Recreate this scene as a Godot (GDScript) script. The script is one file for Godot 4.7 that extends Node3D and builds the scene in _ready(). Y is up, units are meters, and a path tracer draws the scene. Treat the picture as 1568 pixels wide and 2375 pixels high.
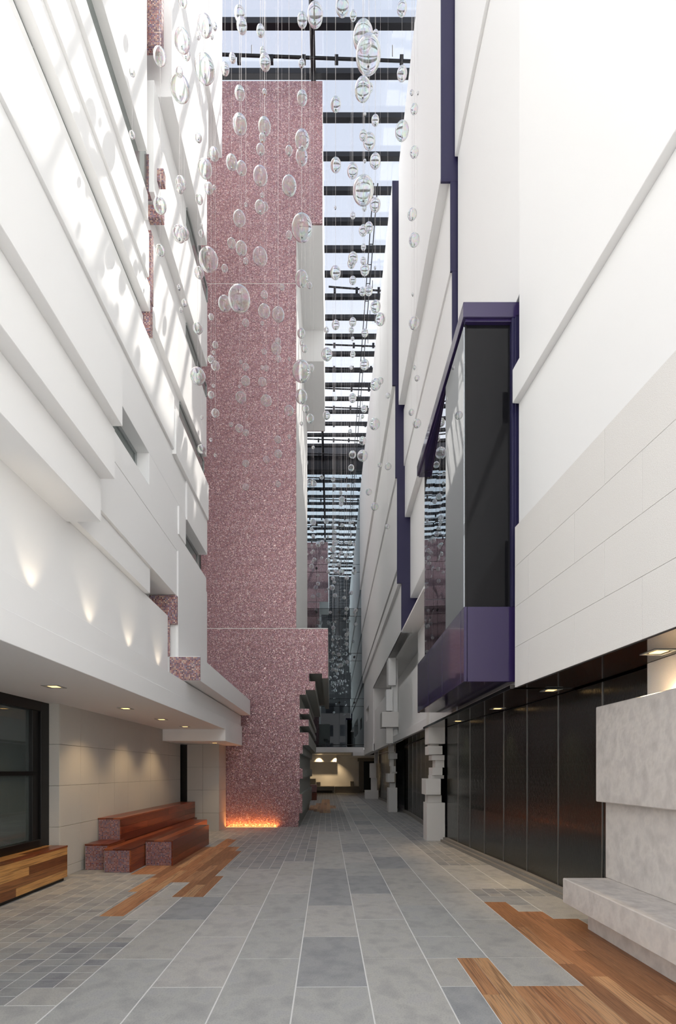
extends Node3D
# Coordinates: camera at x 0, eye height EYE, looking along -Z. "d" is the distance along the view axis (z = -d).
const F := 1110.0
const CX := 768.0
const CY := 1789.0
const EYE := 1.6
const ROOF := 21.7
const BACK := -0.5      # the passage opens to the street here, behind the camera

var M := {}
var meshes := {}
var rng := RandomNumberGenerator.new()
var used := {}

# ------------------------------------------------------------------ helpers
func xat(px: float, d: float) -> float:
	return (px - CX) * d / F

func yat(py: float, d: float) -> float:
	return EYE + (CY - py) * d / F

func numbered(called: String) -> String:
	if not used.has(called):
		used[called] = 0
		return called
	used[called] += 1
	return "%s_%03d" % [called, used[called]]

func tag(o: Node, label: String, category := "", group := "", kind := "") -> Node:
	o.set_meta("label", label)
	if category != "": o.set_meta("category", category)
	if group != "": o.set_meta("group", group)
	if kind != "": o.set_meta("kind", kind)
	return o

func thing(called: String, label: String, category: String, at := Vector3.ZERO, turn := 0.0, group := "", kind := "") -> Node3D:
	var o := Node3D.new()
	o.name = numbered(called)
	add_child(o, true)
	o.position = at
	o.rotation.y = turn
	tag(o, label, category, group, kind)
	return o

func face(st: SurfaceTool, p: Array, mid: Vector3) -> void:
	var n: Vector3 = (p[1] - p[0]).cross(p[2] - p[0]).normalized()
	var c := Vector3.ZERO
	for q in p: c += q
	c /= p.size()
	var q := p.duplicate()
	if n.dot(c - mid) > 0.0:
		q.reverse()      # clockwise seen from outside
	else:
		n = -n
	for i in range(1, q.size() - 1):
		for v in [q[0], q[i], q[i + 1]]:
			st.set_normal(n)
			st.add_vertex(v)

# a box with chamfered edges, centred on its origin
func box_mesh(s: Vector3, b: float) -> ArrayMesh:
	var key := "%.4f_%.4f_%.4f_%.4f" % [s.x, s.y, s.z, b]
	if meshes.has(key): return meshes[key]
	var st := SurfaceTool.new()
	st.begin(Mesh.PRIMITIVE_TRIANGLES)
	var h := s / 2.0
	b = minf(b, 0.3 * minf(h.x, minf(h.y, h.z)))
	var pt := func(sx: int, sy: int, sz: int, axis: int) -> Vector3:
		var v := Vector3(sx * (h.x - b), sy * (h.y - b), sz * (h.z - b))
		v[axis] += b * [sx, sy, sz][axis]
		return v
	for axis in 3:
		var a1 := (axis + 1) % 3
		var a2 := (axis + 2) % 3
		for s0 in [-1, 1]:
			var q := []
			for k in [[-1, -1], [1, -1], [1, 1], [-1, 1]]:
				var sg := [0, 0, 0]
				sg[axis] = s0; sg[a1] = k[0]; sg[a2] = k[1]
				q.append(pt.call(sg[0], sg[1], sg[2], axis))
			face(st, q, Vector3.ZERO)
			for s1 in [-1, 1]:
				var e := []
				for k in [[-1, axis], [1, axis], [1, a1], [-1, a1]]:
					var sg := [0, 0, 0]
					sg[axis] = s0; sg[a1] = s1; sg[a2] = k[0]
					e.append(pt.call(sg[0], sg[1], sg[2], k[1]))
				face(st, e, Vector3.ZERO)
	for sx in [-1, 1]:
		for sy in [-1, 1]:
			for sz in [-1, 1]:
				face(st, [pt.call(sx, sy, sz, 0), pt.call(sx, sy, sz, 1), pt.call(sx, sy, sz, 2)], Vector3.ZERO)
	var m := st.commit()
	meshes[key] = m
	return m

# a box given by its limits in x, y and d (distance), as a named part of parent
func bx(parent: Node3D, called: String, x0: float, x1: float, y0: float, y1: float, d0: float, d1: float, mat: Material, bev := 0.004) -> MeshInstance3D:
	var o := MeshInstance3D.new()
	o.name = called
	o.mesh = box_mesh(Vector3(absf(x1 - x0), absf(y1 - y0), absf(d1 - d0)), bev)
	o.material_override = mat
	o.position = Vector3((x0 + x1) / 2.0, (y0 + y1) / 2.0, -(d0 + d1) / 2.0)
	parent.add_child(o, true)
	return o

# a top-level thing that is one box
func one(called: String, label: String, category: String, x0: float, x1: float, y0: float, y1: float, d0: float, d1: float, mat: Material, bev := 0.004, group := "", kind := "") -> MeshInstance3D:
	var o := bx(self, numbered(called), x0, x1, y0, y1, d0, d1, mat, bev)
	tag(o, label, category, group, kind)
	return o

# several boxes joined into one part: each [x0, x1, y0, y1, d0, d1]
func joined(parent: Node3D, called: String, list: Array, mat: Material, bev := 0.002) -> MeshInstance3D:
	var st := SurfaceTool.new()
	st.begin(Mesh.PRIMITIVE_TRIANGLES)
	for a in list:
		var m := box_mesh(Vector3(a[1] - a[0], a[3] - a[2], a[5] - a[4]), bev)
		st.append_from(m, 0, Transform3D(Basis(), Vector3((a[0] + a[1]) / 2.0, (a[2] + a[3]) / 2.0, -(a[4] + a[5]) / 2.0)))
	var o := MeshInstance3D.new()
	o.name = called
	o.mesh = st.commit()
	o.material_override = mat
	parent.add_child(o, true)
	return o

# a vertical prism over an outline in (x, d), or with flat = false an outline in (x, y) pushed back from d0 to d1
func prism(parent: Node3D, called: String, outline: Array, lo: float, hi: float, mat: Material, upright := false) -> MeshInstance3D:
	var st := SurfaceTool.new()
	st.begin(Mesh.PRIMITIVE_TRIANGLES)
	var poly := PackedVector2Array(outline)
	if Geometry2D.is_polygon_clockwise(poly): poly.reverse()
	var put := func(p: Vector2, t: float) -> Vector3:
		return Vector3(p.x, p.y, -t) if upright else Vector3(p.x, t, -p.y)
	var tri := Geometry2D.triangulate_polygon(poly)
	for t in [lo, hi]:
		var out: Vector3 = put.call(Vector2.ZERO, 1.0 if t == hi else -1.0) - put.call(Vector2.ZERO, 0.0)
		for i in range(0, tri.size(), 3):
			var q := [put.call(poly[tri[i]], t), put.call(poly[tri[i + 1]], t), put.call(poly[tri[i + 2]], t)]
			face(st, q, (q[0] + q[1] + q[2]) / 3.0 - out)
	for i in poly.size():
		var a := poly[i]
		var b := poly[(i + 1) % poly.size()]
		var nrm := Vector2(b.y - a.y, a.x - b.x).normalized()
		var q := [put.call(a, lo), put.call(b, lo), put.call(b, hi), put.call(a, hi)]
		var mid: Vector3 = (q[0] + q[1] + q[2] + q[3]) / 4.0
		face(st, q, mid - (put.call(nrm, 0.0) - put.call(Vector2.ZERO, 0.0)))
	var o := MeshInstance3D.new()
	o.name = called
	o.mesh = st.commit()
	o.material_override = mat
	parent.add_child(o, true)
	return o

# a straight bar between two points
func bar(parent: Node3D, called: String, a: Vector3, b: Vector3, r: float, mat: Material, sides := 6) -> MeshInstance3D:
	var key := "bar%d" % sides
	if not meshes.has(key):
		var c := CylinderMesh.new()
		c.top_radius = 1.0; c.bottom_radius = 1.0; c.height = 1.0
		c.radial_segments = sides; c.rings = 0
		meshes[key] = c
	var o := MeshInstance3D.new()
	o.name = called
	o.mesh = meshes[key]
	o.material_override = mat
	var y := (b - a)
	var l := y.length()
	y /= l
	var x := y.cross(Vector3(0.31, 0.2, 0.93)).normalized()
	o.transform = Transform3D(Basis(x * r, y * l, x.cross(y) * r), (a + b) / 2.0)
	parent.add_child(o, true)
	return o

# ------------------------------------------------------------------ materials
func flat(c: Color, rough := 0.6, metal := 0.0) -> StandardMaterial3D:
	var m := StandardMaterial3D.new()
	m.albedo_color = c
	m.roughness = rough
	m.metallic = metal
	return m

func ramp(stops: Array) -> Gradient:
	var g := Gradient.new()
	var off := PackedFloat32Array()
	var col := PackedColorArray()
	for s in stops:
		off.append(s[0]); col.append(s[1])
	g.offsets = off
	g.colors = col
	return g

func noise_tex(seed_: int, freq: float, octaves: int, stops: Array, size := 512, kind := FastNoiseLite.TYPE_SIMPLEX_SMOOTH) -> NoiseTexture2D:
	var n := FastNoiseLite.new()
	n.seed = seed_
	n.noise_type = kind
	n.frequency = freq
	n.fractal_octaves = octaves
	var t := NoiseTexture2D.new()
	t.width = size; t.height = size
	t.seamless = true
	t.noise = n
	t.color_ramp = ramp(stops)
	return t

func grey(v: float) -> Color:
	return Color(v, v, v)

func tri(m: StandardMaterial3D, s: Vector3) -> void:
	m.uv1_triplanar = true
	m.uv1_world_triplanar = true
	m.uv1_scale = s
	m.uv1_triplanar_sharpness = 8.0

func speckled(c0: Color, c1: Color, c2: Color, s: float, seed_: int) -> StandardMaterial3D:
	var m := flat(Color.WHITE, 0.7)
	m.albedo_texture = noise_tex(seed_, 0.14, 2, [[0.0, c0], [0.36, c0.lerp(c1, 0.6)], [0.46, c1], [0.6, c1], [0.72, c2], [1.0, c2]])
	tri(m, Vector3.ONE * s)
	return m

func bluestone(tone: Color, seed_: int) -> StandardMaterial3D:
	var m := flat(tone, 0.62)
	m.albedo_texture = noise_tex(seed_, 0.012, 5, [[0.0, Color(0.88, 0.88, 0.89)], [0.35, Color(0.95, 0.95, 0.95)], [0.55, Color(1, 1, 0.99)], [0.8, Color(0.97, 0.97, 0.98)], [1.0, Color(1, 1, 1)]])
	tri(m, Vector3.ONE * 0.55)
	m.detail_enabled = true
	m.detail_blend_mode = BaseMaterial3D.BLEND_MODE_MUL
	m.detail_albedo = M.grain
	m.detail_uv_layer = BaseMaterial3D.DETAIL_UV_1
	m.roughness_texture = M.grain_rough
	m.heightmap_enabled = true
	m.heightmap_texture = M.grain
	m.heightmap_scale = 0.05
	return m

func timber(tone: Color, seed_: int, s: Vector3, rough := 0.4) -> StandardMaterial3D:
	var m := flat(tone, rough)
	m.albedo_texture = M["wood%d" % (seed_ % 2)]
	tri(m, s)
	m.uv1_offset = Vector3(seed_ * 0.137, seed_ * 0.291, seed_ * 0.173)
	return m

func mosaic(tones: Array, grout: Color, seed_: int, rough_lo: float, rough_hi: float, tilt: float) -> StandardMaterial3D:
	var r := RandomNumberGenerator.new()
	r.seed = seed_
	var n := 64
	var p := 12
	var col := Image.create(n * p, n * p, false, Image.FORMAT_RGB8)
	var nor := Image.create(n * p, n * p, false, Image.FORMAT_RGB8)
	var rou := Image.create(n * p, n * p, false, Image.FORMAT_RGB8)
	col.fill(grout)
	nor.fill(Color(0.5, 0.5, 1.0))
	rou.fill(grey(0.9))
	for i in n:
		for j in n:
			var c: Color = tones[r.randi() % tones.size()]
			c = c.lightened(r.randf() * 0.12) if r.randf() < 0.5 else c.darkened(r.randf() * 0.18)
			var box := Rect2i(i * p + 1, j * p + 1, p - 2, p - 2)
			col.fill_rect(box, c)
			var ax := r.randf_range(-tilt, tilt)
			var ay := r.randf_range(-tilt, tilt)
			nor.fill_rect(box, Color(0.5 + ax, 0.5 + ay, 1.0))
			rou.fill_rect(box, grey(r.randf_range(rough_lo, rough_hi)))
	var m := flat(Color.WHITE, 1.0)
	m.albedo_texture = ImageTexture.create_from_image(col)
	m.normal_enabled = true
	m.normal_texture = ImageTexture.create_from_image(nor)
	m.roughness_texture = ImageTexture.create_from_image(rou)
	return m

func make_materials() -> void:
	M.grain = noise_tex(5, 0.22, 2, [[0.0, grey(0.89)], [0.5, grey(0.985)], [1.0, grey(1.0)]], 512)
	M.grain_rough = noise_tex(6, 0.03, 3, [[0.0, grey(0.7)], [1.0, grey(1.0)]], 256)
	M.wood0 = noise_tex(7, 0.02, 5, [[0.0, grey(0.6)], [0.35, Color(0.82, 0.79, 0.77)], [0.5, grey(0.94)], [0.65, Color(1, 0.97, 0.93)], [0.8, Color(0.87, 0.84, 0.8)], [1.0, grey(1.0)]])
	M.wood1 = noise_tex(8, 0.03, 4, [[0.0, grey(0.65)], [0.4, Color(0.88, 0.86, 0.84)], [0.55, grey(1.0)], [0.7, Color(0.85, 0.82, 0.79)], [1.0, grey(0.98)]])
	M.white = flat(Color(0.965, 0.965, 0.962), 0.55)
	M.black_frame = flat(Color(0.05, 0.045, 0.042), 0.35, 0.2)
	M.steel = flat(Color(0.035, 0.04, 0.075), 0.4, 0.3)
	M.chrome = flat(Color(0.75, 0.75, 0.76), 0.2, 1.0)
	M.mullion = flat(Color(0.55, 0.54, 0.53), 0.3, 0.8)
	M.purple = flat(Color(0.2, 0.155, 0.32), 0.16)
	M.purple.clearcoat_enabled = true
	M.purple.clearcoat = 0.5
	M.purple.clearcoat_roughness = 0.05
	M.navy = flat(Color(0.135, 0.12, 0.27), 0.45)
	M.granite = speckled(Color(0.8, 0.785, 0.76), Color(0.925, 0.915, 0.9), Color(0.95, 0.945, 0.935), 2.4, 21)
	M.granite_warm = speckled(Color(0.5, 0.485, 0.46), Color(0.8, 0.785, 0.755), Color(0.87, 0.855, 0.83), 2.2, 22)
	M.granite_grey = speckled(Color(0.4, 0.39, 0.37), Color(0.56, 0.545, 0.52), Color(0.63, 0.61, 0.585), 1.3, 23)
	M.cut_stone = speckled(Color(0.55, 0.56, 0.54), Color(0.68, 0.69, 0.67), Color(0.73, 0.735, 0.72), 1.3, 24)
	M.joint = flat(Color(0.4, 0.39, 0.37), 0.9)
	M.grout = flat(Color(0.95, 0.945, 0.93), 0.9)
	var tones := [Color(0.8, 0.795, 0.775), Color(0.775, 0.775, 0.76), Color(0.815, 0.805, 0.785), Color(0.71, 0.715, 0.715), Color(0.79, 0.78, 0.755)]
	for i in 5: M["slab%d" % i] = bluestone(tones[i], 30 + i)
	var pt := [Color(0.7, 0.7, 0.69), Color(0.64, 0.64, 0.645), Color(0.73, 0.72, 0.7), Color(0.68, 0.68, 0.675)]
	for i in 4: M["paver%d" % i] = bluestone(pt[i], 40 + i)
	var wt := [Color(0.82, 0.62, 0.46), Color(0.76, 0.55, 0.39), Color(0.87, 0.69, 0.52), Color(0.68, 0.49, 0.35), Color(0.8, 0.58, 0.42)]
	for i in 5: M["plank%d" % i] = timber(wt[i], 50 + i, Vector3(4.5, 4.5, 0.14), 0.45)
	var bt := [Color(0.56, 0.27, 0.17), Color(0.47, 0.22, 0.14), Color(0.64, 0.35, 0.21), Color(0.42, 0.21, 0.14)]
	for i in 4: M["seat%d" % i] = timber(bt[i], 60 + i, Vector3(4.5, 4.5, 0.14), 0.28)
	var lt := [Color(0.6, 0.4, 0.24), Color(0.5, 0.31, 0.18), Color(0.82, 0.62, 0.38), Color(0.55, 0.3, 0.17)]
	for i in 4: M["ledge%d" % i] = timber(lt[i], 70 + i, Vector3(4.5, 4.5, 0.14), 0.28)
	var pinks := [Color(0.71, 0.53, 0.55), Color(0.64, 0.47, 0.5), Color(0.8, 0.65, 0.66), Color(0.61, 0.46, 0.51), Color(0.73, 0.54, 0.54), Color(0.9, 0.8, 0.79), Color(0.67, 0.53, 0.58)]
	M.tower = mosaic(pinks, Color(0.62, 0.5, 0.5), 81, 0.14, 0.45, 0.09)
	M.tower.metallic = 0.42
	tri(M.tower, Vector3.ONE * 0.62)
	var mix := [Color(0.62, 0.42, 0.44), Color(0.45, 0.3, 0.4), Color(0.72, 0.56, 0.5), Color(0.5, 0.44, 0.56), Color(0.66, 0.4, 0.38), Color(0.8, 0.68, 0.62), Color(0.4, 0.27, 0.33)]
	M.return_mosaic = mosaic(mix, Color(0.72, 0.64, 0.62), 82, 0.2, 0.6, 0.05)
	tri(M.return_mosaic, Vector3.ONE * 0.62)
	var deep := [Color(0.4, 0.22, 0.24), Color(0.3, 0.2, 0.3), Color(0.5, 0.27, 0.26), Color(0.36, 0.26, 0.36), Color(0.45, 0.2, 0.2), Color(0.55, 0.36, 0.36)]
	M.seat_mosaic = mosaic(deep, Color(0.74, 0.64, 0.62), 83, 0.15, 0.5, 0.04)
	tri(M.seat_mosaic, Vector3.ONE * 0.66)
	# concrete with trowel marks
	M.concrete = flat(Color(0.83, 0.815, 0.8), 0.75)
	M.concrete.albedo_texture = noise_tex(91, 0.02, 6, [[0.0, Color(0.9, 0.89, 0.88)], [0.4, Color(0.965, 0.955, 0.95)], [0.6, Color(1, 0.99, 0.98)], [1.0, Color(0.94, 0.93, 0.92)]])
	tri(M.concrete, Vector3(0.5, 0.4, 0.5))
	M.concrete.heightmap_enabled = true
	M.concrete.heightmap_texture = noise_tex(92, 0.025, 4, [[0.0, grey(0)], [1.0, grey(1)]])
	M.concrete.heightmap_scale = 0.6
	# black brushed glass cladding
	M.black_glass = flat(Color(0.07, 0.095, 0.085), 0.13)
	M.black_glass.metallic_specular = 0.85
	M.black_glass.heightmap_enabled = true
	M.black_glass.heightmap_texture = noise_tex(93, 0.03, 3, [[0.0, grey(0)], [1.0, grey(1)]])
	M.black_glass.heightmap_scale = 0.12
	tri(M.black_glass, Vector3(6.0, 0.5, 6.0))
	M.black_mirror = flat(Color(0.36, 0.35, 0.345), 0.06, 1.0)
	# coated glass that mirrors the atrium
	M.mirror_glass = flat(Color(0.62, 0.67, 0.7), 0.015, 1.0)
	M.mirror_glass_dimmed = flat(Color(0.5, 0.54, 0.56), 0.015, 1.0)  # same glass darkened for the lower panes to dim their reflection
	M.bay_glass = flat(Color(0.66, 0.68, 0.7), 0.01, 1.0)
	M.bay_glass_dark = flat(Color(0.1, 0.1, 0.11), 0.06)
	M.bay_glass_dark.metallic_specular = 0.35
	M.pane = flat(Color(0.8, 0.88, 1.0, 0.015), 0.02)
	M.pane.transparency = BaseMaterial3D.TRANSPARENCY_ALPHA
	M.window_glass = flat(Color(0.4, 0.45, 0.45, 0.25), 0.02, 0.15)
	M.window_glass.transparency = BaseMaterial3D.TRANSPARENCY_ALPHA
	M.slot_glass = flat(Color(0.5, 0.53, 0.52), 0.1, 0.3)
	M.slot_frame = flat(Color(0.62, 0.64, 0.64), 0.35, 0.4)
	M.bubble = flat(Color(1, 1, 1, 0.035), 0.0)
	M.bubble.transparency = BaseMaterial3D.TRANSPARENCY_ALPHA
	M.bubble.refraction_enabled = true
	M.bubble.refraction_scale = 0.05
	M.bubble.vertex_color_use_as_albedo = true
	M.cord = flat(Color(0.8, 0.78, 0.78), 0.5)
	M.lamp_glow = flat(Color(1, 0.9, 0.7), 0.5)
	M.lamp_glow.emission_enabled = true
	M.lamp_glow.emission = Color(1.0, 0.8, 0.5)
	M.lamp_glow.emission_energy_multiplier = 0.6

# ------------------------------------------------------------------ camera and light
func make_camera_and_light() -> void:
	var cam := Camera3D.new()
	cam.name = "camera"
	cam.projection = Camera3D.PROJECTION_FRUSTUM
	cam.near = 0.05
	cam.far = 300.0
	cam.keep_aspect = Camera3D.KEEP_HEIGHT
	cam.size = 2375.0 / F * cam.near
	cam.frustum_offset = Vector2((784.0 - CX) / F, (CY - 1187.5) / F) * cam.near
	cam.position = Vector3(0, EYE, 0)
	cam.current = true
	add_child(cam)
	var env := Environment.new()
	env.background_mode = Environment.BG_SKY
	var sm := ProceduralSkyMaterial.new()
	sm.sky_top_color = Color(0.425, 0.446, 0.487)
	sm.sky_horizon_color = Color(1.36, 1.35, 1.33)
	sm.sky_curve = 0.2
	sm.ground_horizon_color = Color(0.75, 0.75, 0.74)
	sm.ground_bottom_color = Color(0.6, 0.6, 0.59)
	sm.sun_angle_max = 5.0
	sm.sky_energy_multiplier = 1.0
	var sky := Sky.new()
	sky.sky_material = sm
	env.sky = sky
	env.tonemap_mode = Environment.TONE_MAPPER_LINEAR
	env.tonemap_exposure = 4.55
	env.sdfgi_enabled = true
	env.ssao_enabled = true
	env.ssil_enabled = true
	var we := WorldEnvironment.new()
	we.name = "environment"
	we.environment = env
	add_child(we)
	var sun := DirectionalLight3D.new()
	sun.name = "sun"
	sun.light_energy = 0.42
	sun.light_color = Color(1.0, 0.975, 0.94)
	sun.light_angular_distance = 0.6
	sun.shadow_enabled = true
	add_child(sun)
	sun.look_at_from_position(Vector3(1.0, 2.6, -1.0), Vector3.ZERO, Vector3.UP)

# ------------------------------------------------------------------ floor
func column_x(k: int) -> float:
	return -0.235 + 0.538 * k

func on_grid(v: float) -> float:
	return 3.285 + roundf((v - 3.285) / 0.134688) * 0.134688

func is_paver(u: float, v: float) -> bool:
	# the middle of the paver cell that holds the point
	u = -2.387 + (floorf((u + 2.387) / 0.179333) + 0.5) * 0.179333
	v = on_grid(v - 0.067345) + 0.067345
	if u < -2.2 and v > 3.285: return true
	if u < -2.03 and v > 3.555 and v < 5.18: return true
	if u < -1.85 and v > 3.555 and v < 4.63: return true
	if u < -1.85 and v > 7.8: return true
	if u < -0.78 and v > 7.8: return true
	if u < -0.24 and v > 8.5: return true
	if u < 0.7 and v > 12.65: return true
	if u > 1.9 and v > 6.05 and v < 6.5: return true
	if u > 1.9 and v > 8.2: return true
	return false

var planks := []

func is_timber(u: float, v: float) -> bool:
	for p in planks:
		if u > p[0] and u < p[1] and v > p[2] and v < p[3]: return true
	return false

func make_floor() -> void:
	var fl := thing("floor", "grey bluestone floor of large slabs, small pavers and timber inlays", "floor", Vector3.ZERO, 0.008, "", "structure")
	bx(fl, "bed", -22.0, 22.0, -0.3, -0.002, -40.0, 38.0, M.grout)
	var q := 0.1345
	var b := -0.235 - 0.538 * 4.0      # -2.387
	# timber inlays: [u0, u1, v0, v1]
	for a in [[-5, -2, 7.5, 8.12], [-2, -1, 6.43, 10.1], [-1, 0, 5.29, 10.1], [0, 1, 5.29, 11.3], [1, 2, 6.95, 11.25], [2, 3, 6.95, 10.1], [3, 4, 6.1, 10.1], [4, 5, 6.1, 9.65], [5, 6, 6.1, 7.35]]:
		for i in range(a[0], a[1]):
			planks.append([b + q * i, b + q * (i + 1), a[2], a[3]])
	var rb := -0.235 + 0.538 * 2.5     # 1.11
	for a in [[0, 2, 0.5, 4.09], [2, 6, 0.5, 3.56], [6, 8, 0.5, 5.84], [8, 10, 0.5, 5.5], [10, 12, 0.5, 5.15]]:
		for i in range(a[0], a[1]):
			planks.append([rb + q * i, rb + q * (i + 1), a[2], a[3]])
	for a in [[-0.79, -0.55, 19.7, 22.5], [-0.55, -0.3, 19.0, 24.0], [-0.3, 0.13, 18.4, 27.4], [0.13, 0.39, 20.6, 22.4]]:
		var n := int(round((a[1] - a[0]) / q))
		for i in maxi(n, 1):
			planks.append([a[0] + (a[1] - a[0]) / maxi(n, 1) * i, a[0] + (a[1] - a[0]) / maxi(n, 1) * (i + 1), a[2], a[3]])
	for p in planks:
		p[2] = on_grid(p[2])
		p[3] = on_grid(p[3])
	for p in planks:
		var v: float = p[2]
		var cut: float = p[2] + rng.randf_range(0.5, 1.7)
		while v < p[3] - 0.01:
			var e := minf(cut, p[3])
			if p[3] - e < 0.25: e = p[3]
			bx(fl, "plank", p[0] + 0.0012, p[1] - 0.0012, -0.02, 0.001, v + 0.001, e - 0.001, M["plank%d" % (rng.randi() % 5)], 0.0012)
			v = e
			cut = e + rng.randf_range(0.9, 2.0)
	# slabs: columns 0.538 wide, 1.077 long, every second column shifted by half a slab
	var g := 0.0032
	for k in range(-7, 6):
		var u0 := column_x(k)
		var v := on_grid(4.096) - 1.0775 * 6.0 + (0.0 if posmod(k, 2) == 1 else -0.53875)
		while v < 36.0:
			# keep of each slab what pavers and timber leave of it: eight rows of twelve cells, alike rows joined
			var runs := []
			for i in 8:
				var from := -1
				for strip in 13:
					var mu := u0 + 0.538 / 12.0 * (strip + 0.5)
					var mv := v + 0.134688 * (i + 0.5)
					var free := strip < 12 and not is_paver(mu, mv) and not is_timber(mu, mv)
					if free and from < 0: from = strip
					if not free and from >= 0:
						var grown := false
						for q2 in runs:
							if q2[0] == from and q2[1] == strip and q2[3] == i:
								q2[3] = i + 1
								grown = true
						if not grown: runs.append([from, strip, i, i + 1])
						from = -1
			for q2 in runs:
				var a: float = u0 + 0.538 / 12.0 * q2[0]
				var e: float = u0 + 0.538 / 12.0 * q2[1]
				var v0: float = v + 0.134688 * q2[2]
				var v1: float = v + 0.134688 * q2[3]
				if v1 < 1.2: continue
				var tone: int = 3 if rng.randf() < 0.12 else [0, 1, 2, 4][rng.randi() % 4]
				bx(fl, "slab", a + 0.0052, e - 0.0052, -0.03, rng.randf_range(-0.0006, 0.0006), snappedf(v0 + g, 0.001), snappedf(v1 - g, 0.001), M["slab%d" % tone], 0.0015)
			v += 1.0775
	# small pavers 0.18 x 0.135
	var cells := []
	var v := 3.285
	while v < 35.5:
		var i := -16
		while i < 34:
			var u := b + 0.17933 * i
			var cu := u + 0.0897
			var cv := v + 0.0673
			if is_paver(cu, cv) and cu > -4.2 and cu < 3.2:
				# cut where a plank covers part of the cell
				var from := -1
				for k in 5:
					var open := k < 4 and not is_timber(u + 0.0448333 * (k + 0.5), cv)
					if open and from < 0: from = k
					if not open and from >= 0:
						cells.append([u + 0.0448333 * from, v, 0.0448333 * (k - from)])
						from = -1
			i += 1
		v += 0.134688
	# the pavers that show largest are parts of their own
	var seen := cells.filter(func(c): return absf(c[0] / c[1]) < 0.72 and not (c[0] < -3.85))
	seen.sort_custom(func(a, c): return a[1] < c[1])
	var big := {}
	for c in seen.slice(0, 295): big[c] = true
	var rest := [[], [], [], []]
	for c in cells:
		var t := rng.randi() % 4
		var lift := rng.randf_range(-0.0007, 0.0007)
		if big.has(c):
			bx(fl, "paver", c[0] + 0.0034, c[0] + c[2] - 0.0034, -0.03, snappedf(lift, 0.0003), c[1] + 0.0028, c[1] + 0.1319, M["paver%d" % t], 0.0012)
		else:
			rest[t].append([c[0] + 0.0034, c[0] + c[2] - 0.0034, -0.03, 0.0, c[1] + 0.0028, c[1] + 0.1319])
	for t in 4:
		var o := joined(fl, "pavers_beyond", rest[t], M["paver%d" % t], 0.001)
		o.set_meta("kind", "stuff")

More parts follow.
